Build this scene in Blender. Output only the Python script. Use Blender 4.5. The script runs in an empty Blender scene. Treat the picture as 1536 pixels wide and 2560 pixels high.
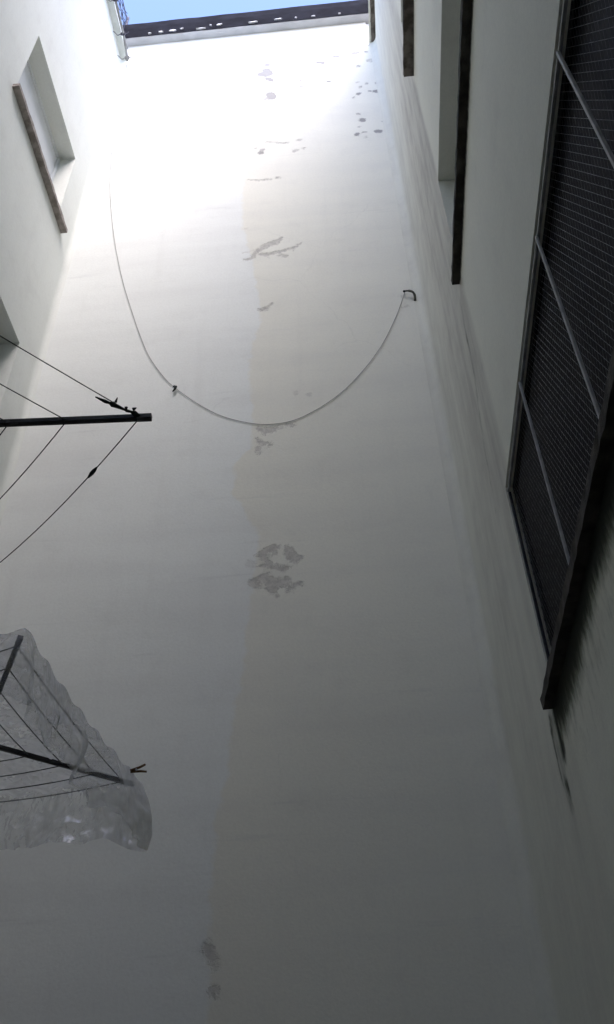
import bpy, bmesh, math, random
import numpy as np
from mathutils import Vector, Matrix

random.seed(7)
rng = np.random.RandomState(11)
scene = bpy.context.scene
COL = scene.collection

# ---------------------------------------------------------------- camera
cd = bpy.data.cameras.new('camera')
cam = bpy.data.objects.new('camera', cd)
COL.objects.link(cam)
cd.sensor_fit = 'VERTICAL'
cd.sensor_height = 24.0
cd.lens = 24.0 * 2244.0 / 2560.0
cd.clip_start = 0.02
cd.clip_end = 500.0
cam.matrix_world = Matrix(((0.9957629, 0.07658017, 0.05090907, 0.0),
                           (0.08886569, -0.65900401, -0.74687121, 0.0),
                           (-0.02364624, 0.74823071, -0.66301709, 1.5),
                           (0, 0, 0, 1)))
scene.camera = cam

# ---------------------------------------------------------------- sky and sun
SUN_TO = Vector((0.22, -0.60, 0.70)).normalized()
sun_el = math.asin(SUN_TO.z)
sun_az = math.atan2(SUN_TO.x, SUN_TO.y)
world = bpy.data.worlds.new('World')
scene.world = world
world.use_nodes = True
wt = world.node_tree
sky = wt.nodes.new('ShaderNodeTexSky')
sky.sky_type = 'NISHITA'
sky.sun_disc = False
sky.sun_elevation = sun_el
sky.sun_rotation = sun_az
sky.air_density = 0.9
sky.dust_density = 1.6
sky.ozone_density = 8.0
bg = wt.nodes['Background']
bg.inputs['Strength'].default_value = 0.15
tint = wt.nodes.new('ShaderNodeMix')          # camera white balance, a touch warm
tint.data_type = 'RGBA'; tint.blend_type = 'MULTIPLY'
tint.inputs['Factor'].default_value = 1.0
tint.inputs[7].default_value = (1.12, 0.92, 0.85, 1.0)
wt.links.new(sky.outputs[0], tint.inputs[6])
wt.links.new(tint.outputs[2], bg.inputs['Color'])

sl = bpy.data.lights.new('sun', 'SUN')
sl.energy = 0.62
sl.angle = math.radians(40)
sl.color = (1.0, 0.92, 0.80)
so = bpy.data.objects.new('sun', sl)
COL.objects.link(so)
so.rotation_euler = SUN_TO.to_track_quat('Z', 'Y').to_euler()

# ---------------------------------------------------------------- exposure
vs = scene.view_settings
vs.view_transform = 'Standard'
vs.look = 'None'
vs.gamma = 1.0
vs.use_curve_mapping = False
vs.exposure = 2.45
scene.cycles.max_bounces = 12
scene.cycles.diffuse_bounces = 7
scene.cycles.glossy_bounces = 4
scene.cycles.transparent_max_bounces = 12
scene.cycles.use_denoising = True
scene.cycles.sample_clamp_indirect = 4.0
scene.render.filter_size = 1.7
scene.cycles.use_adaptive_sampling = True
scene.cycles.adaptive_threshold = 0.02

# ================================================================ measured shapes, in metres on the end wall (x, z, radius)
# bare patches where the paint has come off: (strength, chain of discs)
PEEL=[(1,[(-0.902,9.376,0.01),(-0.828,9.386,0.018),(-0.756,9.498,0.021),(-0.675,9.603,0.027),(-0.575,9.646,0.032),(-0.513,9.724,0.006)]),(1,[(-0.731,9.435,0.015),(-0.641,9.435,0.026),(-0.543,9.463,0.02),(-0.46,9.493,0.021),(-0.386,9.511,0.015),(-0.311,9.587,0.006)]),(0.8,[(-0.526,9.402,0.018),(-0.47,9.378,0.016)]),(1,[(-0.387,9.467,0.011)]),(0.8,[(-0.649,9.364,0.011)]),(0.5,[(-0.913,9.494,0.007),(-0.798,9.527,0.007)]),(1,[(-0.721,8.516,0.015),(-0.667,8.521,0.017),(-0.637,8.548,0.006),(-0.606,8.589,0.013)]),(0.5,[(-0.451,9.626,0.007)]),(0.4,[(-0.886,9.96,0.009)]),(0.9,[(-0.706,6.88,0.022),(-0.597,6.856,0.028)]),(0.8,[(-0.659,6.83,0.019)]),(0.6,[(-0.566,6.897,0.009),(-0.535,6.876,0.009)]),(0.9,[(-0.486,6.899,0.014),(-0.43,6.892,0.014)]),(1,[(-0.72,6.749,0.022),(-0.681,6.707,0.021),(-0.628,6.705,0.017)]),(0.9,[(-0.64,6.659,0.012)]),(0.9,[(-0.726,6.641,0.017),(-0.718,6.604,0.011)]),(1,[(-0.691,5.563,0.022),(-0.637,5.611,0.025),(-0.595,5.616,0.03)]),(1,[(-0.593,5.571,0.016)]),(0.7,[(-0.565,5.636,0.012)]),(1,[(-0.691,5.555,0.022),(-0.65,5.516,0.019),(-0.609,5.466,0.019)]),(1,[(-0.69,5.451,0.011),(-0.595,5.448,0.022),(-0.501,5.425,0.019)]),(1,[(-0.493,5.597,0.022),(-0.473,5.539,0.035),(-0.438,5.513,0.038)]),(1,[(-0.483,5.622,0.011)]),(1,[(-0.721,5.303,0.035)]),(1,[(-0.675,5.341,0.024),(-0.622,5.316,0.04),(-0.595,5.251,0.04)]),(1,[(-0.635,5.37,0.013)]),(1,[(-0.542,5.287,0.032),(-0.509,5.317,0.021)]),(1,[(-0.476,5.265,0.017),(-0.47,5.215,0.013)]),(1,[(-0.426,5.265,0.016),(-0.394,5.27,0.007)]),(0.8,[(-0.566,5.18,0.012)]),(0.35,[(-0.758,5.466,0.033)]),(0.9,[(-0.682,14.013,0.032)]),(0.9,[(-0.773,13.725,0.034),(-0.68,13.703,0.048),(-0.709,13.841,0.034)]),(1,[(-0.679,13.573,0.026),(-0.633,13.498,0.022)]),(0.7,[(-0.743,13.438,0.006),(-0.523,13.417,0.006)]),(0.9,[(-0.635,13.094,0.04),(-0.628,12.987,0.039)]),(0.8,[(-0.694,12.974,0.025)]),(0.6,[(-0.746,12.827,0.014)]),(0.6,[(-0.137,14.254,0.017)]),(0.5,[(-0.08,14.231,0.009)]),(0.6,[(0.064,14.241,0.011)]),(0.6,[(-0.161,14.021,0.021)]),(0.6,[(-0.077,14.001,0.026)]),(1,[(-0.032,13.922,0.015),(0.06,13.877,0.022)]),(1.1,[(0.17,14.04,0.011),(0.282,14.025,0.011)]),(0.6,[(-0.333,13.906,0.013)]),(0.7,[(-0.248,13.42,0.016)]),(0.7,[(-0.261,13.222,0.016)]),(0.9,[(0.103,13.295,0.013)]),(0.6,[(-0.142,13.661,0.013)]),(0.6,[(-0.155,13.513,0.013)]),(0.5,[(0.004,14.483,0.01)]),(0.5,[(0.101,14.477,0.008)]),(0.8,[(0.502,14.085,0.033)]),(0.5,[(0.639,14.306,0.007),(0.725,14.308,0.007)]),(0.7,[(0.653,14.093,0.02)]),(0.5,[(0.69,13.812,0.04)]),(0.7,[(0.515,13.677,0.02)]),(0.8,[(0.747,13.111,0.028)]),(0.9,[(0.703,12.877,0.028)]),(0.8,[(0.625,12.895,0.012)]),(0.9,[(0.473,12.85,0.019)]),(0.8,[(0.406,12.765,0.012)]),(0.7,[(0.502,13.045,0.014)]),(0.7,[(0.588,13.127,0.014)]),(0.6,[(0.466,13.177,0.012)]),(0.8,[(0.43,12.299,0.015)]),(1,[(0.47,12.131,0.027)]),(1,[(0.63,11.803,0.029)]),(1,[(0.398,11.781,0.021)]),(0.8,[(0.483,11.816,0.013)]),(0.7,[(0.435,11.969,0.008)]),(0.7,[(0.491,11.692,0.008)]),(0.9,[(0.731,12.039,0.015)]),(1,[(-0.75,11.569,0.021)]),(0.8,[(-0.735,11.634,0.015)]),(0.8,[(-0.801,11.688,0.008)]),(0.6,[(-0.678,11.801,0.006),(-0.445,11.754,0.006)]),(0.6,[(-0.304,11.787,0.018)]),(0.5,[(-0.349,11.539,0.023)]),(0.7,[(-0.242,11.575,0.013)]),(1,[(-0.878,10.967,0.006),(-0.767,10.924,0.013),(-0.657,10.925,0.009)]),(1,[(-0.625,10.929,0.013)]),(1.1,[(-0.539,10.95,0.022)]),(1,[(-0.931,2.928,0.026),(-0.905,2.871,0.026)]),(0.9,[(-0.901,2.71,0.024)]),(0.5,[(-0.894,2.826,0.013)]),(0.6,[(0.592,8.537,0.012)]),(0.7,[(0.652,8.379,0.01)]),(0.6,[(0.614,8.351,0.011)]),(0.5,[(-0.404,7.287,0.018)]),(0.6,[(-0.299,7.263,0.021)])]
# where the cool white paint meets the beige paint (z, x)
PAINT_EDGE=[(14.8,-0.725),(12.31,-0.859),(10.92,-0.929),(10.57,-0.952),(9.9,-0.905),(9.27,-0.799),(8.57,-0.725),(8.25,-0.721),(7.96,-0.804),(7.39,-0.794),(6.97,-0.762),(6.68,-0.781),(6.51,-0.893),(6.2,-0.909),(5.93,-0.782),(5.72,-0.693),(5.34,-0.736),(4.99,-0.769),(4.67,-0.785),(4.22,-0.852),(3.82,-0.876),(3.57,-0.939),(3.12,-0.925),(2.91,-0.93),(2.57,-0.924)]
# the slack cable (x, z)
CABLE=[(-2.648,14.414),(-2.605,13.012),(-2.55,11.903),(-2.471,11.107),(-2.374,10.466),(-2.247,9.792),(-2.102,9.173),(-1.98,8.741),(-1.858,8.335),(-1.724,7.952),(-1.566,7.644),(-1.443,7.473),(-1.269,7.279),(-1.084,7.111),(-0.906,7.003),(-0.681,6.926),(-0.459,6.935),(-0.27,7.027),(-0.074,7.183),(0.074,7.349),(0.23,7.576),(0.376,7.842),(0.492,8.125),(0.567,8.332),(0.639,8.574)]

# ================================================================ helpers
def setp(o, label=None, cat=None, group=None, kind=None):
    if label: o['label'] = label
    if cat: o['category'] = cat
    if group: o['group'] = group
    if kind: o['kind'] = kind
    return o

def link(name, me, mat=None, parent=None):
    o = bpy.data.objects.new(name, me)
    COL.objects.link(o)
    if mat is not None and me is not None:
        me.materials.append(mat)
    if parent is not None:
        o.parent = parent
        o.matrix_parent_inverse = parent.matrix_world.inverted()
    return o

def thing(name, loc=(0, 0, 0)):
    o = bpy.data.objects.new(name, None)
    COL.objects.link(o)
    o.empty_display_size = 0.1
    o.location = loc
    o.matrix_world = Matrix.Translation(loc)
    return o

class MB:
    def __init__(s):
        s.v = []; s.f = []; s.smooth = False
    def add(s, vs, fs):
        b = len(s.v)
        s.v += [tuple(map(float, p)) for p in vs]
        s.f += [tuple(b + i for i in f) for f in fs]
        return s
    def box(s, x0, x1, y0, y1, z0, z1):
        return s.add([(x0,y0,z0),(x1,y0,z0),(x1,y1,z0),(x0,y1,z0),(x0,y0,z1),(x1,y0,z1),(x1,y1,z1),(x0,y1,z1)],
                     [(0,3,2,1),(4,5,6,7),(0,1,5,4),(1,2,6,5),(2,3,7,6),(3,0,4,7)])
    def tube(s, pts, r, n=8, cap=True, square=False):
        pts = [Vector(p) for p in pts]
        rs = r if hasattr(r, '__len__') else [r] * len(pts)
        b = len(s.v)
        up = None
        for i, p in enumerate(pts):
            t = (pts[min(i+1, len(pts)-1)] - pts[max(i-1, 0)]).normalized()
            if up is None:
                up = Vector((0,0,1)) if abs(t.z) < .9 else Vector((1,0,0))
            a = t.cross(up).normalized(); c = a.cross(t).normalized(); up = c
            for k in range(n):
                an = 2*math.pi*(k + (.5 if square else 0))/n
                q = p + a*math.cos(an)*rs[i] + c*math.sin(an)*rs[i]
                s.v.append(tuple(q))
        for i in range(len(pts)-1):
            for k in range(n):
                s.f.append((b+i*n+k, b+i*n+(k+1)%n, b+(i+1)*n+(k+1)%n, b+(i+1)*n+k))
        if cap:
            s.f.append(tuple(b+k for k in range(n))[::-1])
            s.f.append(tuple(b+(len(pts)-1)*n+k for k in range(n)))
        return s
    def mesh(s, name, smooth=False, bevel=0):
        me = bpy.data.meshes.new(name)
        me.from_pydata(s.v, [], s.f)
        bm = bmesh.new(); bm.from_mesh(me)
        if bevel:
            bmesh.ops.bevel(bm, geom=list(bm.edges), offset=bevel, segments=2, affect='EDGES', profile=.6)
        bmesh.ops.recalc_face_normals(bm, faces=bm.faces)
        bm.to_mesh(me); bm.free()
        if smooth:
            me.polygons.foreach_set('use_smooth', [True]*len(me.polygons))
        return me
    def build(s, name, mat, parent=None, smooth=False, bevel=0):
        return link(name, s.mesh(name, smooth, bevel), mat, parent)

def _hash(i, j, seed):
    h = (i.astype(np.int64)*374761393 + j.astype(np.int64)*668265263 + seed*1442695041) & 0x7fffffff
    h = ((h ^ (h >> 13)) * 1274126177) & 0x7fffffff
    h = h ^ (h >> 16)
    return (h & 0xffff) / 65535.0
def vnoise(x, y, seed=0):
    x = np.asarray(x, float); y = np.asarray(y, float)
    i = np.floor(x); j = np.floor(y); fx = x-i; fy = y-j
    fx = fx*fx*(3-2*fx); fy = fy*fy*(3-2*fy)
    a = _hash(i, j, seed); b = _hash(i+1, j, seed); c = _hash(i, j+1, seed); d = _hash(i+1, j+1, seed)
    return (a*(1-fx)+b*fx)*(1-fy) + (c*(1-fx)+d*fx)*fy
def fbm(x, y, seed=0, o=4):
    t = 0; a = .5; s = 0
    for k in range(o):
        t = t + a*vnoise(np.asarray(x)*2**k, np.asarray(y)*2**k, seed+k); s += a; a *= .5
    return t/s
def sstep(a, b, x):
    t = np.clip((x-a)/(b-a), 0, 1); return t*t*(3-2*t)

# ================================================================ materials
class NT:
    def __init__(s, name):
        s.m = bpy.data.materials.new(name); s.m.use_nodes = True
        s.t = s.m.node_tree; s.b = s.t.nodes['Principled BSDF']; s.out = s.t.nodes['Material Output']
        s.geo = s.t.nodes.new('ShaderNodeNewGeometry')
    def n(s, typ, **kw):
        nd = s.t.nodes.new(typ)
        for k, v in kw.items(): setattr(nd, k, v)
        return nd
    def l(s, a, b): s.t.links.new(a, b)
    def noise(s, scale, detail=4, stretch=None, rough=.55):
        nz = s.n('ShaderNodeTexNoise'); nz.inputs['Scale'].default_value = scale
        nz.inputs['Detail'].default_value = detail; nz.inputs['Roughness'].default_value = rough
        if stretch:
            mp = s.n('ShaderNodeMapping'); mp.inputs['Scale'].default_value = stretch
            s.l(s.geo.outputs['Position'], mp.inputs['Vector']); s.l(mp.outputs[0], nz.inputs['Vector'])
        else:
            s.l(s.geo.outputs['Position'], nz.inputs['Vector'])
        return nz.outputs['Fac']
    def attr(s, name):
        a = s.n('ShaderNodeAttribute', attribute_name=name); return a.outputs['Fac']
    def math(s, op, a, b=None, c=None):
        nd = s.n('ShaderNodeMath', operation=op)
        for i, q in enumerate((a, b, c)):
            if q is None: continue
            if isinstance(q, (int, float)): nd.inputs[i].default_value = q
            else: s.l(q, nd.inputs[i])
        return nd.outputs[0]
    def ramp(s, v, a, b, c=0.0, d=1.0):
        nd = s.n('ShaderNodeMapRange', interpolation_type='SMOOTHSTEP')
        s.l(v, nd.inputs['Value'])
        for k, q in zip(('From Min','From Max','To Min','To Max'), (a,b,c,d)): nd.inputs[k].default_value = q
        return nd.outputs[0]
    def mix(s, fac, a, b, mode='MIX'):
        nd = s.n('ShaderNodeMix', data_type='RGBA', blend_type=mode)
        for sock, q in ((nd.inputs['Factor'], fac), (nd.inputs[6], a), (nd.inputs[7], b)):
            if isinstance(q, (int, float)): sock.default_value = q
            elif isinstance(q, tuple): sock.default_value = (*q, 1)
            else: s.l(q, sock)
        return nd.outputs[2]
    def bump(s, h, strength, dist):
        nd = s.n('ShaderNodeBump'); nd.inputs['Strength'].default_value = strength
        nd.inputs['Distance'].default_value = dist
        s.l(h, nd.inputs['Height']); s.l(nd.outputs[0], s.b.inputs['Normal'])
    def fin(s, col, rough=.8, metal=0, spec=.3):
        if isinstance(col, tuple): s.b.inputs['Base Color'].default_value = (*col, 1)
        else: s.l(col, s.b.inputs['Base Color'])
        if isinstance(rough, (int, float)): s.b.inputs['Roughness'].default_value = rough
        else: s.l(rough, s.b.inputs['Roughness'])
        s.b.inputs['Metallic'].default_value = metal
        s.b.inputs['Specular IOR Level'].default_value = spec
        return s.m

def vary(name, c1, c2, scale=8, rough=.8, metal=0, bump=.3, spec=.3, lo=.35, hi=.65):
    m = NT(name)
    f = m.ramp(m.noise(scale, 5), lo, hi)
    col = m.mix(f, c1, c2)
    m.bump(m.noise(scale*9, 3), bump, .004)
    return m.fin(col, rough, metal, spec)

def mat_back():
    m = NT('painted_plaster_two_tone')
    edge = m.math('ADD', m.attr('paint'), m.math('MULTIPLY', m.math('SUBTRACT', m.noise(7, 6, None, .7), .5), .16))
    f = m.ramp(edge, -.022, .022)
    col = m.mix(f, (.755, .78, .75), (.745, .742, .66))
    # trowel and roller marks, old washes
    h = m.ramp(m.noise(1.0, 4, (.55, 1, 3.2)), .40, .72)
    col = m.mix(m.math('MULTIPLY', h, .16), col, (.52, .52, .51))
    h2 = m.ramp(m.noise(.55, 3), .45, .75)
    col = m.mix(m.math('MULTIPLY', h2, .10), col, (.60, .57, .53))
    v = m.ramp(m.noise(1.0, 4, (5.0, 1, .35)), .52, .80)
    col = m.mix(m.math('MULTIPLY', v, .14), col, (.48, .48, .46))
    sm = m.ramp(m.noise(1.6, 5, (.35, 1, 4.5), .65), .60, .74)
    col = m.mix(m.math('MULTIPLY', sm, .26), col, (.44, .45, .45))
    vo = m.n('ShaderNodeTexVoronoi', feature='DISTANCE_TO_EDGE'); vo.inputs['Scale'].default_value = 1.0
    mp = m.n('ShaderNodeMapping'); mp.inputs['Scale'].default_value = (.55, .2, .38)
    dn = m.n('ShaderNodeTexNoise'); dn.inputs['Scale'].default_value = 2.5; dn.inputs['Detail'].default_value = 5
    m.l(m.geo.outputs['Position'], dn.inputs['Vector'])
    va = m.n('ShaderNodeMix', data_type='RGBA', blend_type='ADD'); va.inputs['Factor'].default_value = .35
    m.l(m.geo.outputs['Position'], va.inputs[6]); m.l(dn.outputs['Color'], va.inputs[7]); m.l(va.outputs[2], mp.inputs['Vector']); m.l(mp.outputs[0], vo.inputs['Vector'])
    ck = m.math('MULTIPLY', m.ramp(vo.outputs['Distance'], .0, .0035, 1, 0), m.ramp(m.noise(.7, 2), .52, .66))
    col = m.mix(m.math('MULTIPLY', ck, .10), col, (.30, .30, .29))
    gr_ = m.ramp(m.noise(46, 3, None, .75), .38, .66)
    col = m.mix(m.math('MULTIPLY', gr_, .10), col, (.45, .45, .44))
    bl = m.ramp(m.noise(3.2, 5, None, .7), .50, .72)
    col = m.mix(m.math('MULTIPLY', bl, .09), col, (.42, .41, .39))
    pk = m.math('ADD', m.attr('peel'), m.math('MULTIPLY', m.math('SUBTRACT', m.noise(26, 6, None, .78), .5), .13))
    pm = m.math('MULTIPLY', m.ramp(pk, -.014, .010), m.attr('peel_strength'))
    pc = m.mix(m.ramp(m.noise(22, 5, None, .7), .40, .62), (.54, .525, .485), (.37, .36, .335))
    pc = m.mix(m.ramp(m.attr('peel_strength'), 1.0, 1.25), pc, (.33, .325, .31))
    col = m.mix(m.math('MINIMUM', pm, 1.0), col, pc)
    ht = m.math('ADD', m.math('MULTIPLY', m.noise(60, 3), .35), m.math('ADD', m.math('MULTIPLY', m.noise(7, 4), .8), m.math('MULTIPLY', pm, -2.2)))
    m.bump(ht, .45, .006)
    return m.fin(col, .85, 0, .15)

def mat_side(name, base, tint):
    m = NT(name)
    col = m.mix(m.ramp(m.noise(.9, 4), .35, .7), base, tint)
    st = m.ramp(m.math('ADD', m.math('MULTIPLY', m.noise(1.0, 5, (9, 9, .8), .65), .6), m.math('MULTIPLY', m.noise(3.0, 6, None, .7), .4)), .38, .68)
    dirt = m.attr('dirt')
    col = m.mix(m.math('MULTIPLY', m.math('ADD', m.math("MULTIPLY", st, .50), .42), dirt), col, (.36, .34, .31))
    col = m.mix(m.math('MULTIPLY', st, .06), col, (.5, .5, .48))
    col = m.mix(m.math('MULTIPLY', m.ramp(m.noise(46, 3, None, .75), .38, .66), .10), col, (.45, .45, .43))
    col = m.mix(m.math('MULTIPLY', m.ramp(m.noise(3.0, 5, None, .7), .50, .72), .10), col, (.42, .41, .38))
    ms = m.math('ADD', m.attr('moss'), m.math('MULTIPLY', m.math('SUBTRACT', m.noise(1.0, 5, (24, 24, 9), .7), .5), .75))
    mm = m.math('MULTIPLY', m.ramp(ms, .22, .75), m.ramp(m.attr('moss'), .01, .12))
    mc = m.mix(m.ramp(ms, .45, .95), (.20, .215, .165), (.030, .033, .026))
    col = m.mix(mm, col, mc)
    m.bump(m.math('ADD', m.math('MULTIPLY', m.noise(70, 3), .35), m.math('MULTIPLY', m.noise(8, 4), .9)), .45, .006)
    return m.fin(col, .85, 0, .15)

M_back = mat_back()
M_left = mat_side('pale_plaster_cool', (.735, .76, .71), (.71, .735, .685))
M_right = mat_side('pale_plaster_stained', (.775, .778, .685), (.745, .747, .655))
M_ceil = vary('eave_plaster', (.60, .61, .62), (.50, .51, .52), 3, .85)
M_bit = vary('weathered_bitumen', (.015, .016, .022), (.008, .0085, .012), 5, .85, 0, .5, .04)
M_chip = vary('bare_white_plaster', (.78, .78, .78), (.62, .62, .62), 14, .9)
M_sill_dark = vary('mossy_dark_stone', (.030, .027, .023), (.075, .068, .058), 11, .9, 0, .8)
M_sill_mid = vary('lichened_brown_stone', (.065, .055, .045), (.17, .15, .13), 10, .9, 0, .8)
M_sill_brown = vary('brown_stone', (.20, .175, .155), (.34, .305, .275), 14, .85, 0, .8)
M_frame = vary('painted_frame', (.68, .70, .70), (.60, .62, .62), 6, .5)
M_shutter = vary('pale_shutter', (.60, .62, .62), (.55, .57, .57), 4, .6)
M_dark = vary('unlit_interior_black', (.004, .004, .0045), (.007, .007, .007), 4, .7, 0, .1, .1)  # near-black shade of the interior behind the mesh, put into frame and pane
M_galv = vary('galvanised_steel', (.48, .48, .48), (.36, .36, .36), 16, .6, 0, .3)
M_wire = vary('dull_grey_wire', (.09, .09, .09), (.015, .015, .015), 30, .5, .2, .2)
M_bar = vary('dark_aluminium', (.040, .038, .038), (.022, .021, .021), 14, .55, 0, .3)
M_cap = vary('grey_plastic_cap', (.085, .085, .085), (.06, .06, .06), 20, .6)
M_rope = vary('clothesline_cord', (.060, .065, .065), (.035, .040, .040), 40, .7)
M_rag = vary('dark_cord_rag', (.016, .022, .020), (.03, .036, .034), 40, .9)
M_cable = vary('old_grey_cable', (.38, .37, .35), (.26, .25, .24), 6, .7)
M_hook = vary('dark_rubber_pipe', (.055, .06, .05), (.10, .10, .085), 30, .7)
M_fence = vary('dark_fence_wire', (.10, .10, .13), (.06, .06, .08), 20, .6, .3)
M_pipe = vary('weathered_white_pipe', (.36, .36, .35), (.20, .20, .19), 9, .7)
M_wood = vary('weathered_wood', (.16, .09, .035), (.09, .05, .02), 60, .8)
M_steel = vary('spring_steel', (.4, .4, .4), (.3, .3, .3), 20, .4, .8)
M_ground = vary('patio_cement', (.20, .17, .14), (.13, .11, .09), 2.5, .9, 0, .6)

def mat_plastic():
    m = NT('clear_plastic_film')
    t = m.t
    t.nodes.remove(m.b)
    tr = m.n('ShaderNodeBsdfTransparent'); tr.inputs[0].default_value = (.93, .93, .94, 1)
    df = m.n('ShaderNodeBsdfDiffuse'); df.inputs[0].default_value = (.90, .90, .89, 1)
    tl = m.n('ShaderNodeBsdfTranslucent'); tl.inputs[0].default_value = (.90, .90, .89, 1)
    gl = m.n('ShaderNodeBsdfGlossy'); gl.inputs[0].default_value = (.9, .9, .9, 1); gl.inputs['Roughness'].default_value = .34
    bp = m.n('ShaderNodeBump'); bp.inputs['Strength'].default_value = 1.0; bp.inputs['Distance'].default_value = .022
    cr = m.math('ABSOLUTE', m.math('SUBTRACT', m.noise(7, 3, (1, 1, .5), .6), .5))
    cr2 = m.math('ABSOLUTE', m.math('SUBTRACT', m.noise(17, 3, (1, 1.4, .6), .6), .5))
    m.l(m.math('ADD', m.math('MULTIPLY', cr, 2.6), m.math('MULTIPLY', cr2, .25)), bp.inputs['Height'])
    for nd in (df, tl, gl): m.l(bp.outputs[0], nd.inputs['Normal'])
    a1 = m.n('ShaderNodeMixShader'); a1.inputs[0].default_value = .5; m.l(df.outputs[0], a1.inputs[1]); m.l(tl.outputs[0], a1.inputs[2])
    a2 = m.n('ShaderNodeMixShader'); m.l(tr.outputs[0], a2.inputs[1]); m.l(a1.outputs[0], a2.inputs[2])
    m.l(m.math('MINIMUM', m.math('ADD', m.ramp(m.noise(5, 5), .36, .68, .13, .42), m.math('MULTIPLY', m.attr('gathered'), .42)), .92), a2.inputs[0])
    lw = m.n('ShaderNodeLayerWeight'); lw.inputs['Blend'].default_value = .35
    m.l(bp.outputs[0], lw.inputs['Normal'])
    a3 = m.n('ShaderNodeMixShader'); m.l(a2.outputs[0], a3.inputs[1]); m.l(gl.outputs[0], a3.inputs[2])
    m.l(m.math('MULTIPLY', lw.outputs['Fresnel'], .22), a3.inputs[0])
    m.l(a3.outputs[0], m.out.inputs['Surface'])
    return m.m
M_film = mat_plastic()

# ================================================================ walls
XL, XR, YB, YF = -2.75, 0.80, 5.0, -1.6
RL, RR = 0.05, 0.09                  # rounded plaster corners
ZL, ZR, ZB = 14.66, 14.38, 15.60     # tops of the left, right and back walls

def grid_wall(name, mat, parent, us, vs, pos, nrm, holes=(), attrs=None, thick=.36, ext=()):
    """plaster skin over (u, v) with real window recesses; pos(u, v) -> xyz, nrm = outward into the masonry"""
    us = np.array(sorted(set(np.round(us, 4)) | {round(h[k], 4) for h in holes for k in (0, 1)}))
    vs = np.array(sorted(set(np.round(vs, 4)) | {round(h[k], 4) for h in holes for k in (2, 3)}))
    U, V = np.meshgrid(us, vs, indexing='ij')
    P = pos(U, V)
    nu, nv = len(us), len(vs)
    I = np.arange(nu*nv).reshape(nu, nv)
    uc = (us[:-1]+us[1:])/2; vc = (vs[:-1]+vs[1:])/2
    keep = np.ones((nu-1, nv-1), bool)
    for h in holes:
        keep &= ~(((uc > h[0]) & (uc < h[1]))[:, None] & ((vc > h[2]) & (vc < h[3]))[None, :])
    a = I[:-1, :-1][keep]; b = I[1:, :-1][keep]; c = I[1:, 1:][keep]; d = I[:-1, 1:][keep]
    faces = np.stack([a, b, c, d], 1).tolist()
    ns = len(faces)
    verts = P.reshape(-1, 3).tolist()
    n = np.array(nrm, float)
    for h in holes:
        co = [np.array(pos(np.array(u), np.array(v))).reshape(3) for u, v in ((h[0],h[2]),(h[1],h[2]),(h[1],h[3]),(h[0],h[3]))]
        ci = [q + n*h[4] for q in co]
        for k in range(4):
            k2 = (k+1) % 4; base = len(verts)
            verts += [co[k].tolist(), co[k2].tolist(), ci[k2].tolist(), ci[k].tolist()]
            faces.append([base, base+1, base+2, base+3])
        base = len(verts); verts += [q.tolist() for q in ci]; faces.append([base, base+1, base+2, base+3])
    # masonry behind: top, ends and outer face
    ru = [float(us[0]), float(us[-1])]; rv = [float(vs[0]), float(vs[-1])]
    co = [np.array(pos(np.array(u), np.array(v))).reshape(3) for u, v in ((ru[0],rv[0]),(ru[1],rv[0]),(ru[1],rv[1]),(ru[0],rv[1]))]
    ci = [q + n*thick for q in co]
    for k in range(4):
        k2 = (k+1) % 4; base = len(verts)
        verts += [co[k].tolist(), co[k2].tolist(), ci[k2].tolist(), ci[k].tolist()]; faces.append([base, base+1, base+2, base+3])
    base = len(verts); verts += [q.tolist() for q in ci]; faces.append([base, base+1, base+2, base+3])
    if ext:
        for (x0, x1, y0, y1, z0, z1) in ext:
            q = MB().box(x0, x1, y0, y1, z0, z1); base = len(verts)
            verts += [list(p) for p in q.v]; faces += [[base+i for i in f] for f in q.f]
    me = bpy.data.meshes.new(name)
    me.from_pydata(verts, [], faces)
    me.polygons.foreach_set('use_smooth', [True]*ns + [False]*(len(faces)-ns))
    for an, fn in (attrs or {}).items():
        at_ = me.attributes.new(an, 'FLOAT', 'POINT')
        val = np.zeros(len(verts), np.float32)
        val[:nu*nv] = fn(U, V).reshape(-1)
        at_.data.foreach_set('value', val)
    me.update()
    return link(name, me, mat, parent)

# ---- back wall
def back_pos(U, V):
    und = (fbm(U*1.3, V*1.3, 3, 3)-.5)*.006
    edge = np.minimum(np.minimum(U-(XL+RL), (XR-RR)-U), .3)/.3
    return np.stack([U, YB + und*np.clip(edge, 0, 1), V], -1)
_pe = np.array(sorted(PAINT_EDGE))
def a_paint(U, V): return U - np.interp(V, _pe[:, 0], _pe[:, 1])
_cache = {}
def peel_fields(U, V):
    if 'p' in _cache: return _cache['p']
    best = np.full(U.shape, -9.0); w = np.zeros(U.shape)
    wx = U + (fbm(U*9, V*9, 21, 3)-.5)*.05; wz = V + (fbm(U*9, V*9, 31, 3)-.5)*.05
    for st, ch in PEEL:
        zc = ch[0][1]
        st = min(1.25, st*1.35) if zc > 11 else (st*.8 if zc > 3.5 else st*.6)
        segs = [(ch[0], ch[0])] if len(ch) == 1 else list(zip(ch[:-1], ch[1:]))
        for (ax, az, ar), (bx, bz, br) in segs:
            dx, dz = bx-ax, bz-az; L = dx*dx+dz*dz
            t = np.clip(((wx-ax)*dx+(wz-az)*dz)/L, 0, 1) if L > 0 else 0
            s = (ar*1.3+.006 if zc > 11 else ar*1.05+.002)+(br-ar)*t - np.hypot(wx-ax-dx*t, wz-az-dz*t)
            m = s > best
            best = np.where(m, s, best); w = np.where(m, st, w)
    _cache['p'] = (np.clip(best, -.2, .2), w)
    return _cache['p']

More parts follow.
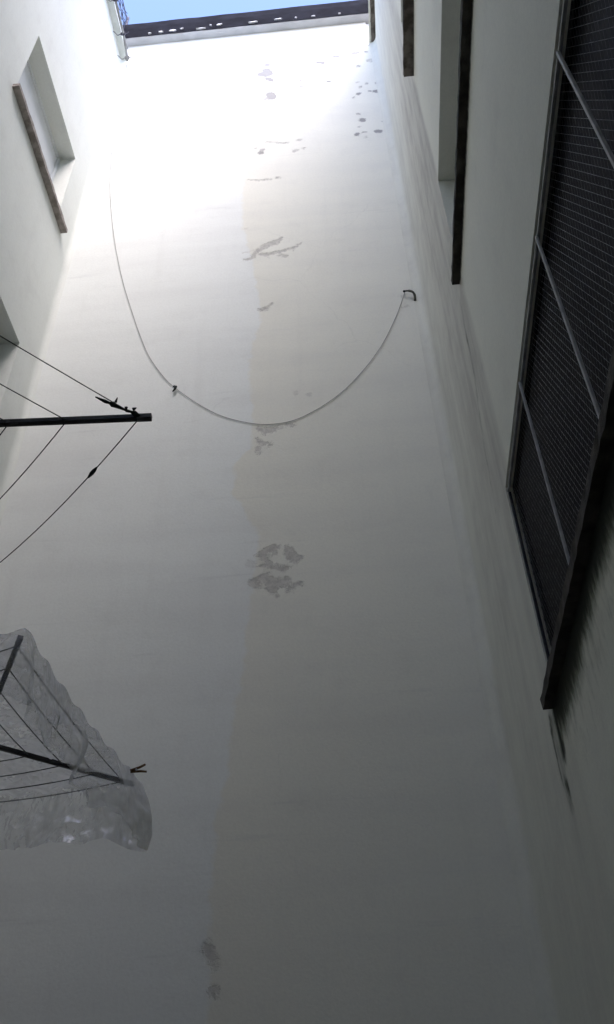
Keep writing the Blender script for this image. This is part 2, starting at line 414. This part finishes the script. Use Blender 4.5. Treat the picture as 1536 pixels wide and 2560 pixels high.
wall_b = thing('plaster_wall', (-.97, YB, 0))
setp(wall_b, 'tall white end wall with grey peeling patches and a beige right half', 'wall')
grid_wall('plaster', M_back, wall_b, np.linspace(XL+RL, XR-RR, 158), np.arange(0, ZB-.02, .022), back_pos, (0, 1, 0),
          attrs={'paint': a_paint, 'peel': lambda U, V: peel_fields(U, V)[0], 'peel_strength': lambda U, V: peel_fields(U, V)[1]},
          ext=[(XR-RR-.02, XR+.5, YB+.02, YB+.36, 0, 15.1), (XL-.5, XL+RL+.02, YB+.02, YB+.36, 0, 15.1)])
# eave: pale plastered slab, its front edge under dark bitumen
EY = 4.88
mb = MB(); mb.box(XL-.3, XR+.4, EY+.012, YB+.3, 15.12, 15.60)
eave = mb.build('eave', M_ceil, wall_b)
bm = MB()
n = 150
xs = np.linspace(XL-.3, XR+.4, n)
lo = 15.125 + .012*(fbm(xs*6, xs*0, 4, 3)-.5)
yo = EY + .012*(fbm(xs*3, xs*0+5, 6, 3)-.5)
vsl = []
for i in range(n):
    vsl += [(xs[i], yo[i]+.004, lo[i]), (xs[i], yo[i]-.004, 15.40), (xs[i], yo[i], 15.62), (xs[i], 5.3, 15.64)]
fs = []
for i in range(n-1):
    for k in range(3):
        fs.append((i*4+k, (i+1)*4+k, (i+1)*4+k+1, i*4+k+1))
bm.add(vsl, fs)
bm.build('bitumen_flashing', M_bit, wall_b, smooth=True)
CH = [(-2.37,15.18,.05,.03),(-2.21,15.19,.06,.05),(-2.03,15.19,.10,.05),(-1.90,15.225,.055,.035),(-1.62,15.16,.12,.02),(-1.49,15.24,.03,.03),(-1.36,15.225,.075,.05),
      (-.88,15.19,.11,.03),(-.52,15.20,.09,.035),(-.27,15.185,.03,.03),(-.02,15.18,.05,.02),(.35,15.17,.03,.015)]
for cx, cz, hw, hh in CH:
    mb = MB(); k = 13; hw *= .6; hh *= .45
    ring = [(cx + hw*math.cos(2*math.pi*i/k)*random.uniform(.45, 1.15), cz + hh*math.sin(2*math.pi*i/k)*random.uniform(.35, 1.15)) for i in range(k)]
    mb.add([(x, EY-.016, z) for x, z in ring] + [(x, EY+.006, z) for x, z in ring],
           [tuple(range(k))] + [(i, (i+1) % k, k+(i+1) % k, k+i) for i in range(k)])
    mb.build('plaster_chip', M_chip, wall_b)

# ---- right wall
def right_pos(U, V):
    L0 = YB-RR
    th = np.clip((U-L0)/RR, 0, math.pi/2)
    flat = U <= L0
    x = np.where(flat, XR, XR-RR+RR*np.cos(th)); y = np.where(flat, U, L0+RR*np.sin(th))
    return np.stack([x + 0*V, y + 0*V, V + 0*U], -1)
R_UMAX = YB-RR+RR*math.pi/2
G_Y1, G_Z0, G_Z1 = 3.50, 3.47, 4.67
right_holes = [(-.25, G_Y1, G_Z0, G_Z1, .30), (.70, 3.37, 6.47, 7.60, .24), (.70, 3.33, 9.37, 10.47, .24)]
def a_dirt_corner_dim(U, V):
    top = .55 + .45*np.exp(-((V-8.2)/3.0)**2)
    strip = sstep(3.30, 3.40, U + .05*(fbm(U*3, V*2, 8)-.5)) * (1-.5*sstep(3.9, 5.0, U + .5*(fbm(U*0+3, V*.6, 9)-.5)))  # dirt strip; its corner end is painted darker against the light band there
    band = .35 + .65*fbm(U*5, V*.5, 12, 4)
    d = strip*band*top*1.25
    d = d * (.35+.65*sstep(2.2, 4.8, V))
    # rain streaks running down from the sill ends
    for ye, zt, ln in ((3.45, 6.4, 3.2), (3.34, 9.3, 1.8), (3.60, 3.45, 1.3)):
        c = ye + .10 + .04*np.sin(V*1.7)
        d += .55*np.exp(-((U-c)/.07)**2)*sstep(zt-ln, zt-.2, V)*(V < zt)*fbm(U*22, V*1.2, 14)
    return np.clip(d, 0, 1)
def a_moss(U, V):
    m = 0*U
    # under the barred window's sill and round its end
    dz = 3.43 - V
    depth = .12 + .22*fbm(U*2.2, U*0, 40, 3)
    inside = (U < 3.60) & (dz > -.03)
    m = np.where(inside, np.clip(1.25 - dz/depth, 0, 1.2)*(1-sstep(3.5, 3.64, U)), m)
    m = np.maximum(m, .30*(1-sstep(.25, .75, dz))*(dz > -.02)*sstep(1.0, 2.4, U)*(1-sstep(3.3, 3.6, U)))
    for c, w, z0, z1, s in ((3.68, .030, 3.34, 3.47, .7), (3.71, .028, 3.13, 3.42, .72), (3.56, .045, 3.18, 3.44, 1.0), (3.58, .014, 3.05, 3.3, .6),
                            (3.65, .07, 2.95, 3.44, .46), (3.70, .012, 3.20, 3.30, .85), (3.655, .011, 3.06, 3.16, .85), (3.625, .008, 3.05, 3.13, .85), (3.64, .03, 2.98, 3.06, .55),
                            (3.46, .010, 2.35, 2.95, .34)):
        cc = c + .025*(fbm(V*3, V*0+c*10, 50)-.5)
        m = np.maximum(m, s*np.exp(-((U-cc)/w)**2)*sstep(z0-.08, z0+.05, V)*(1-sstep(z1-.03, z1+.02, V)))
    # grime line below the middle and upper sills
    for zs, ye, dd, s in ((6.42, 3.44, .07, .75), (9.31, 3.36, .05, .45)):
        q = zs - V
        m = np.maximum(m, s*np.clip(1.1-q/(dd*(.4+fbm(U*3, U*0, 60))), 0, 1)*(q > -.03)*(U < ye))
    m = np.maximum(m, .46*np.exp(-((U-np.interp(V, [4.7, 5.1, 5.7, 6.1, 6.45], [3.93, 3.80, 3.64, 3.62, 3.49])-.03*np.sin(V*5))/.04)**2)*sstep(4.5, 5.0, V)*(1-sstep(6.3, 6.45, V))*(.45+fbm(U*8, V*3, 70)))
    return m
wall_r = thing('plaster_wall', (XR, 1.7, 0))
setp(wall_r, 'white side wall on the right with stacked windows and dirt streaks', 'wall')
zs_fine = np.unique(np.concatenate([np.arange(0, 2.0, .1), np.arange(2.0, 7.0, .03), np.arange(7.0, ZR+.001, .06)]))
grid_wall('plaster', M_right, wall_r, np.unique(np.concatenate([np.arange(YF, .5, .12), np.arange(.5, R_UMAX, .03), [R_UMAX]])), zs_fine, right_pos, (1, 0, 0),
          right_holes, {'dirt': a_dirt_corner_dim, 'moss': a_moss})
def slab(x0, x1, y0, y1, z0, z1, amp=.0025, seg=.05):
    """a cut stone with slightly worn, uneven edges"""
    ny = max(2, int((y1-y0)/seg)); ys = np.linspace(y0, y1, ny)
    m = MB(); vs_ = []; fs_ = []
    prof = [(x0, z0), ((x0+x1)/2, z0), (x1, z0), (x1, z1), ((x0+x1)/2, z1), (x0, z1)]
    for i, y in enumerate(ys):
        for (x, z) in prof:
            vs_.append((x + random.uniform(-amp, amp), y, z + random.uniform(-amp, amp)))
    for i in range(ny-1):
        for k in range(6):
            fs_.append((i*6+k, i*6+(k+1) % 6, (i+1)*6+(k+1) % 6, (i+1)*6+k))
    fs_.append((0,5,4,1)); fs_.append((1,4,3,2)); b = (ny-1)*6; fs_.append((b,b+1,b+4,b+5)); fs_.append((b+1,b+2,b+3,b+4))
    return m.add(vs_, fs_)
slab(XR-.060, XR+.42, YF, 4.985, 14.36, 14.42, .004).build('coping', M_sill_mid, wall_r, bevel=0)

def window(parent, xw, sgn, y0, y1, z0, z1, depth, pane_mat, frame_mat, sill_mat, sill, nleaf=2):
    """frame, panes and sill of one window; sgn = direction into the masonry"""
    fx0, fx1 = xw + sgn*depth, xw + sgn*(depth-.05)
    a, b = min(fx0, fx1), max(fx0, fx1)
    m = MB(); t = .05
    m.box(a, b, y0+.002, y1-.002, z0+.002, z0+t); m.box(a, b, y0+.002, y1-.002, z1-t, z1-.002)
    m.box(a, b, y0+.002, y0+t, z0+t, z1-t); m.box(a, b, y1-t, y1-.002, z0+t, z1-t)
    for k in range(1, nleaf):
        yc = y0 + (y1-y0)*k/nleaf
        m.box(a, b, yc-.03, yc+.03, z0+t, z1-t)
    w = m.build('window', frame_mat, parent)
    for k in range(nleaf):
        p0 = y0 + (y1-y0)*k/nleaf; p1 = y0 + (y1-y0)*(k+1)/nleaf
        MB().box(a+.015, b-.015, p0+.03, p1-.03, z0+t-.01, z1-t+.01).build('pane', pane_mat, w)
    sy0, sy1, out, th = sill
    x_in, x_out = xw + sgn*(depth-.06), xw - sgn*out
    slab(min(x_in, x_out), max(x_in, x_out), sy0, sy1, z0-th, z0+.003, .0028).build('sill', sill_mat, w)
    return w
window(wall_r, XR, 1, .70, 3.37, 6.47, 7.60, .24, M_shutter, M_frame, M_sill_dark, (.62, 3.45, .050, .045))
window(wall_r, XR, 1, .70, 3.33, 9.37, 10.47, .24, M_shutter, M_frame, M_sill_mid, (.62, 3.34, .085, .05))
window(wall_r, XR, 1, -.25, G_Y1, G_Z0, G_Z1, .087, M_dark, M_dark, M_sill_dark, (-.35, 3.57, .045, .05), 1)

# ---- left wall
def left_pos(U, V):
    L0 = YB-RL
    th = np.clip((U-L0)/RL, 0, math.pi/2); flat = U <= L0
    x = np.where(flat, XL, XL+RL-RL*np.cos(th)); y = np.where(flat, U, L0+RL*np.sin(th))
    return np.stack([x + 0*V, y + 0*V, V + 0*U], -1)
L_UMAX = YB-RL+RL*math.pi/2
left_holes = [(3.31, 4.60, 9.80, 11.04, .24), (3.31, 4.60, 6.25, 7.78, .24), (3.31, 4.60, 3.44, 4.60, .24)]
wall_l = thing('plaster_wall', (XL, 1.7, 0))
setp(wall_l, 'clean pale side wall on the left with a recessed window and brown sill', 'wall')
def l_tone(U, V):
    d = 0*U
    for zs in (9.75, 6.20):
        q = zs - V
        d = d + .30*np.exp(-(q/.10)**2)*(q > -.02)*(U > 3.2)*(U < 4.8)  # darker band below each of the two upper sills, fading downwards
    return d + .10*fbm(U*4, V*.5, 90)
grid_wall('plaster', M_left, wall_l, np.unique(np.concatenate([np.arange(YF, 3, .15), np.arange(3, L_UMAX, .03), [L_UMAX]])), np.arange(0, ZL+.001, .06), left_pos, (-1, 0, 0),
          left_holes, {'dirt': l_tone, 'moss': lambda U, V: 0*U})
window(wall_l, XL, -1, 3.31, 4.60, 9.80, 11.04, .22, M_shutter, M_frame, M_sill_brown, (3.26, 4.74, .066, .05), 1)
window(wall_l, XL, -1, 3.31, 4.60, 6.25, 7.78, .22, M_shutter, M_frame, M_sill_brown, (3.26, 4.74, .066, .05), 1)
window(wall_l, XL, -1, 3.31, 4.60, 3.44, 4.60, .22, M_shutter, M_frame, M_sill_brown, (3.26, 4.74, .066, .05), 1)
slab(XL-.42, XL+.09, YF, 4.985, ZL-.02, ZL+.06, .003).build('coping', M_left, wall_l)

# ---- wall behind the photographer
wall_f = thing('plaster_wall', (-.97, YF, 0))
setp(wall_f, 'plain pale wall closing the light well behind the photographer', 'wall')
grid_wall('plaster', M_left, wall_f, np.linspace(XL, XR, 20), np.linspace(0, 14.3, 40), lambda U, V: np.stack([U, YF + 0*U, V], -1), (0, -1, 0),
          attrs={'dirt': lambda U, V: .1*fbm(U*4, V*.5, 95), 'moss': lambda U, V: 0*U})

# ---- ground
g = MB(); g.add([(-120,-120,0),(120,-120,0),(120,120,0),(-120,120,0)], [(0,1,2,3)])
setp(g.build('ground', M_ground), kind='structure')

# ================================================================ barred screen on the right
gr = thing('window_grille', (XR, 1.6, G_Z0))
setp(gr, 'black diamond mesh screen with pale upright bars over the lower right window', 'screen')
MB().box(XR+.004, XR+.018, -.25, G_Y1-.004, G_Z1-.038, G_Z1-.027).build('top_rail', M_galv, gr, bevel=.003)
MB().box(XR+.004, XR+.022, -.25, G_Y1-.004, G_Z0+.006, G_Z0+.020).build('bottom_rail', M_bar, gr, bevel=.003)
MB().box(XR+.006, XR+.020, G_Y1-.020, G_Y1-.006, G_Z0+.024, G_Z1-.047).build('edge_bar', M_bar, gr, bevel=.003)
b0 = None
for yb in (-.12, .60, 1.31, 2.01, 2.76):
    if b0 is None:
        b0 = MB().box(XR-.002, XR+.010, -.0065, .0065, G_Z0+.02, G_Z1-.03).mesh('upright_bar', bevel=.003)
        b0.materials.append(M_galv)
    o = link('upright_bar', b0, None, gr); o.location = Vector((0, yb, 0)) + o.location
wm = MB()
dy = .0292; tan = math.tan(math.radians(66)); xw = XR+.030
ya, yb_, za, zb = -.25, G_Y1-.012, G_Z0+.012, G_Z1-.036
k = ya - (zb-za)/tan
while k < yb_:
    for s in (1, -1):
        # wire through (k, za) for s = 1, (k, zb) for s = -1
        def zat(y): return za + (y-k)*tan if s == 1 else zb - (y-k)*tan
        y1 = max(k, ya); y2 = min(k + (zb-za)/tan, yb_)
        if y2 - y1 > .004:
            wm.tube([(xw + .0006*s, y1, zat(y1)), (xw + .0006*s, y2, zat(y2))], .0010 if s == 1 else .0005, 4, cap=False)
    k += dy
setp(wm.build('wire_mesh', M_wire, gr), kind='stuff')

# ================================================================ hanging cable and its hook
def smooth_path(P, n):
    P = np.array(P, float); m = len(P); out = []
    for i in range(m-1):
        p0, p1, p2, p3 = P[max(i-1,0)], P[i], P[i+1], P[min(i+2,m-1)]
        for t in np.linspace(0, 1, n, endpoint=False):
            out.append(.5*((2*p1)+(-p0+p2)*t+(2*p0-5*p1+4*p2-p3)*t*t+(-p0+3*p1-3*p2+p3)*t**3))
    out.append(P[-1]); return [tuple(q) for q in out]
cb = thing('hanging_cable', (-2.6, 4.93, 14.2))
setp(cb, 'slack grey cable hanging in a wide loop across the end wall', 'cable')
pts = [(-2.655, 4.975, 14.62)] + [(x, 4.9915, z) for x, z in CABLE] + [(.637, 4.965, 8.545)]
MB().tube(smooth_path(pts, 5), .0028, 6).build('wire', M_cable, cb, smooth=True)
MB().tube([(-1.465,4.97,7.465),(-1.452,4.97,7.48),(-1.44,4.97,7.47),(-1.445,4.97,7.44),(-1.46,4.97,7.41)], [.003,.012,.014,.010,.005], 7).build('knot', M_rag, cb, smooth=True)
hk = thing('wall_hook', (.722, 4.99, 8.47))
setp(hk, 'short dark curved pipe hook sticking out of the end wall, holding the cable', 'hook')
MB().tube(smooth_path([(.722,5.0,8.44),(.722,4.965,8.475),(.708,4.955,8.515),(.680,4.955,8.538),(.655,4.957,8.545),(.632,4.962,8.548)], 4), [.012]*6+[.011]*8+[.008]*7, 10).build('pipe', M_hook, hk, smooth=True)
MB().tube([(.622,4.962,8.549),(.640,4.961,8.547)], [.010,.010], 10).build('collar', M_rag, hk, smooth=True)

# ================================================================ rotary clothes dryers
def dryer(hub, arms, rings, tw, label, group, sag, cap_from=None):
    hub = Vector(hub)
    t = thing('rotary_clothes_dryer', (XL, hub.y, hub.z-.25))
    setp(t, label, 'clothes dryer', group)
    MB().tube([hub+Vector((0,0,-.34)), hub+Vector((0,0,.03))], .022, 12).build('mast', M_bar, t, smooth=False)
    MB().tube([(XL, hub.y, hub.z-.30), hub+Vector((0,0,-.30))], .016, 8).tube([(XL, hub.y, hub.z-.75), hub+Vector((-.25,0,-.31))], .012, 8).build('wall_bracket', M_bar, t)
    MB().tube([hub+Vector((0,0,-.045)), hub+Vector((0,0,.02))], .05, 14).build('hub', M_cap, t)
    dirs = [Vector((math.cos(math.radians(a)), math.sin(math.radians(a)), 0)) for a, l in arms]
    for d, (a, l) in zip(dirs, arms):
        am = MB().tube([hub + d*.03, hub + d*l], tw*.7071, 4, square=True).build('arm', M_bar, t, bevel=.002)
        MB().tube([hub + d*(l-.055), hub + d*(l+.002)], tw*.76, 4, square=True).build('end_cap', M_cap, am, bevel=.002)
    for r in rings:
        P = []
        for i in range(4):
            la, lb = arms[i][1], arms[(i+1) % 4][1]
            A = hub + dirs[i]*(r*la); B = hub + dirs[(i+1) % 4]*(r*lb)
            for s in np.linspace(0, 1, 12, endpoint=False):
                q = A.lerp(B, s); q.z -= sag[i]*r*4*s*(1-s)
                P.append(q)
        P.append(P[0].copy())
        MB().tube(P, .0024, 6, cap=False).build('line', M_rope, t, smooth=True)
    return t
HUB1 = (-1.85, 2.245, 4.10)
d1 = dryer(HUB1, [(3.2, 1.10), (93.5, 1.12), (183.5, .82), (273.5, 1.10)], (.96, .702, .497, .29), .0225,
           'dark dryer arm with bare knotted clotheslines jutting from the left, above the plastic sheet', 'rotary clothes dryers', (.10, .05, .03, .012))
rag = [(x, y+.02, z) for x, y, z in [(-.938,2.161,4.10),(-.922,2.175,4.10),(-.905,2.187,4.098),(-.893,2.197,4.10),(-.884,2.206,4.102),(-.869,2.217,4.10),(-.845,2.234,4.098),(-.833,2.243,4.098),(-.822,2.250,4.10),(-.811,2.260,4.10),(-.800,2.274,4.10),(-.793,2.283,4.10)]]
MB().tube(rag, [.0025,.005,.0075,.005,.012,.008,.0045,.006,.005,.012,.009,.004], 7).tube([(-.868,2.215,4.10),(-.858,2.198,4.105)], [.006,.002], 5).tube([(-.835,2.243,4.10),(-.838,2.262,4.09)], [.007,.002], 5).tube([(-.811,2.258,4.10),(-.797,2.252,4.10)], [.008,.002], 5).build('knotted_rag', M_rag, d1, smooth=True)
h1 = Vector(HUB1); _A = h1 + Vector((math.cos(math.radians(3.2)), math.sin(math.radians(3.2)), 0))*1.056; _B = h1 + Vector((math.cos(math.radians(93.5)), math.sin(math.radians(93.5)), 0))*1.075
kx = _A.lerp(_B, .21); kx.z -= .10*.96*4*.21*.79; kd = Vector((-1, .97, -.2)).normalized()
MB().tube([kx-kd*.032, kx-kd*.012, kx+kd*.008, kx+kd*.034], [.003,.008,.009,.004], 7).build('knot', M_rag, d1, smooth=True)
HUB2 = (-1.72, 3.494, 3.40)
ARMS2 = [(-60, .89), (42, .765), (128, .84), (215, .84)]
d2 = dryer(HUB2, ARMS2, (.93, .74, .53, .31), .0195,
           'dark dryer arms and lines under the clear plastic sheet at lower left', 'rotary clothes dryers', (.02, .03, .03, .03))

# ---- plastic sheet over the second dryer
hub = Vector(HUB2)
tips = [hub + Vector((math.cos(math.radians(a)), math.sin(math.radians(a)), 0))*(l+.03) for a, l in ARMS2]
NP, NT_, NS = 320, 26, 22
top = np.zeros((NP, 2)); corner = np.zeros(NP)
for i in range(NP):
    t = 4*i/NP; k = int(t) % 4; s = t - int(t)
    A, B = tips[k], tips[(k+1) % 4]
    q = A.lerp(B, s); inw = (hub - (A+B)/2); inw.z = 0; inw.normalize()
    q = q + inw*(.035*4*s*(1-s))
    top[i] = (q.x, q.y); corner[i] = math.exp(-(min(s, 1-s)/.06)**2)
outn = np.zeros((NP, 2))
tg = np.roll(top, -3, 0) - np.roll(top, 3, 0); tg /= np.linalg.norm(tg, axis=1)[:, None]
outn = np.stack([tg[:, 1], -tg[:, 0]], 1)
arc = np.concatenate([[0], np.cumsum(np.linalg.norm(np.diff(top, axis=0), axis=1))])
V_, F_ = [], []
hx, hy = hub.x, hub.y
th_ = np.arange(NP)*2*math.pi/NP
for j in range(NT_):
    s = (j+.4)/NT_
    for i in range(NP):
        x = hx + (top[i,0]-hx)*s; y = hy + (top[i,1]-hy)*s
        z = hub.z + .016 + .075*(fbm(x*5, y*5, 101, 4)-.5)*(1-s**6) + .07*(abs(vnoise(x*10+3, y*7, 105)-.5)-.2)*(1-s**4) + .04*(abs(vnoise(x*19+y*8, y*15, 107)-.5)-.2)*(1-s**4) + .012*math.sin(i*.55)*s**8
        V_.append((x, y, float(z)))
drop = .29 + .16*(fbm(arc*4, arc*0, 111, 4)-.5)
for j in range(NS):
    d = j/(NS-1)
    for i in range(NP):
        side = .8
        fold = (math.sin(arc[i]*24 + 1.7*math.sin(arc[i]*9)) * .018 + (vnoise(arc[i]*6.5, d*1.6, 120)-.5)*.10 + (abs(vnoise(arc[i]*17, d*4, 122)-.5)-.25)*.06 + (vnoise(arc[i]*40, d*9, 124)-.5)*.014) * d**.7
        o = .012*math.sin(d*math.pi) + fold + corner[i]*.045*math.sin(min(d*1.4, 1)*math.pi*.55) + .02
        # film gathers round the corners
        x = top[i,0] + outn[i,0]*o; y = top[i,1] + outn[i,1]*o
        z = hub.z + .014 - drop[i]*d + .010*math.sin(i*.55)*(1-d)
        V_.append((float(x), float(y), float(z)))
R_ = NT_+NS
for j in range(R_-1):
    for i in range(NP):
        i2 = (i+1) % NP
        F_.append((j*NP+i, j*NP+i2, (j+1)*NP+i2, (j+1)*NP+i))
c0 = len(V_); V_.append((hx, hy, hub.z+.02))
for i in range(NP): F_.append((c0, (i+1) % NP, i))
ps = MB().add(V_, F_).build('plastic_sheet', M_film, None, smooth=True)
ga = np.zeros(len(V_), np.float32)
for j in range(R_):
    for i in range(NP):
        w_ = math.exp(-(min(abs(4*i/NP-1), 4-abs(4*i/NP-1))/.16)**2)
        s_ = (j+.4)/NT_ if j < NT_ else 1.0
        ga[j*NP+i] = w_*max(0, (s_-.70)/.30)
ps.data.attributes.new('gathered', 'FLOAT', 'POINT').data.foreach_set('value', ga)
setp(ps, 'crumpled clear plastic sheet draped over the lower left clothes dryer', 'plastic sheet')

# ---- clothes peg gripping the sheet
pg = thing('clothes_peg', (-1.085, 3.86, 3.39))
setp(pg, 'small brown wooden clothes peg clipped to the edge of the plastic sheet', 'clothes peg')
base = Vector((-1.125, 3.845, 3.388)); ax = Vector((.96, .10, .20)).normalized(); sd = Vector((-.18, -.35, .92)).normalized()
wd = ax.cross(sd).normalized()
for s in (1, -1):
    P = [base + ax*a + sd*(s*b) for a, b in ((0, .004), (.022, .0055), (.045, .009), (.074, .017))]
    MB().tube(P, [.0055, .0065, .0062, .005], 4, square=True).build('jaw', M_wood, pg, bevel=.001)
MB().tube([base+ax*.028-wd*.008, base+ax*.028+wd*.008], .006, 8).build('spring', M_steel, pg, smooth=True)

# ================================================================ top edge of the left wall
pp = thing('conduit_pipe', (XL+.11, 4.9, 14.60))
setp(pp, 'thin pale pipe tied with wire along the top edge of the left wall', 'pipe')
MB().tube(smooth_path([(XL+.11,1.0,14.63),(XL+.11,2.5,14.62),(XL+.115,3.7,14.625),(XL+.12,4.4,14.61),(XL+.125,4.70,14.58),(XL+.12,4.95,14.48)], 5), .017, 10).build('tube', M_pipe, pp, smooth=True)
for ty, tz, ph in ((4.62, 14.59, 0), (4.90, 14.50, 1), (4.2, 14.615, 2)):
    mb = MB(); cx = XL+.12
    mb.tube([(cx+.03*math.cos(a), ty+.006*a/3, tz+.03*math.sin(a)) for a in np.linspace(0, 4.4*math.pi, 30)], .006, 5)
    mb.tube(smooth_path([(cx-.02,ty,tz-.03),(cx-.07,ty+.01,tz-.04),(cx-.11,ty-.03,tz-.02),(cx-.15,ty-.05,tz-.05)], 4), .005, 5)
    mb.tube(smooth_path([(cx+.02,ty,tz-.03),(cx+.06,ty+.01,tz-.01),(cx+.085,ty-.01,tz-.02)], 4), .006, 5)
    mb.build('wire_tie', M_pipe if ph == 1 else M_fence, pp, smooth=True)
fz0 = ZL+.06
fn = thing('chain_link_fence', (XL-.02, 4.0, fz0))
setp(fn, 'dark chain link fence standing on top of the left wall against the sky', 'fence')
wm = MB(); cell = .117; H = 1.17; fy0, fy1 = 2.6, 4.93
k = fy0 - H
while k < fy1:
    for s in (1, -1):
        y1 = max(k, fy0); y2 = min(k+H, fy1)
        if y2-y1 > .01:
            z1, z2 = ((y1-k), (y2-k)) if s == 1 else (H-(y1-k), H-(y2-k))
            nseg = max(2, int((y2-y1)/cell))
            P = [(XL-.02 + .012*s*math.cos(math.pi*q), y1+(y2-y1)*q/nseg, fz0+z1+(z2-z1)*q/nseg) for q in range(nseg+1)]
            wm.tube(P, .0048, 4, cap=False)
    k += cell*1.0
setp(wm.build('wire_mesh', M_fence, fn), kind='stuff')
for yp in (2.62, 4.90):
    MB().tube([(XL-.02, yp, fz0-.05), (XL-.02, yp, fz0+H+.05)], .02, 10).build('post', M_fence, fn, smooth=True)
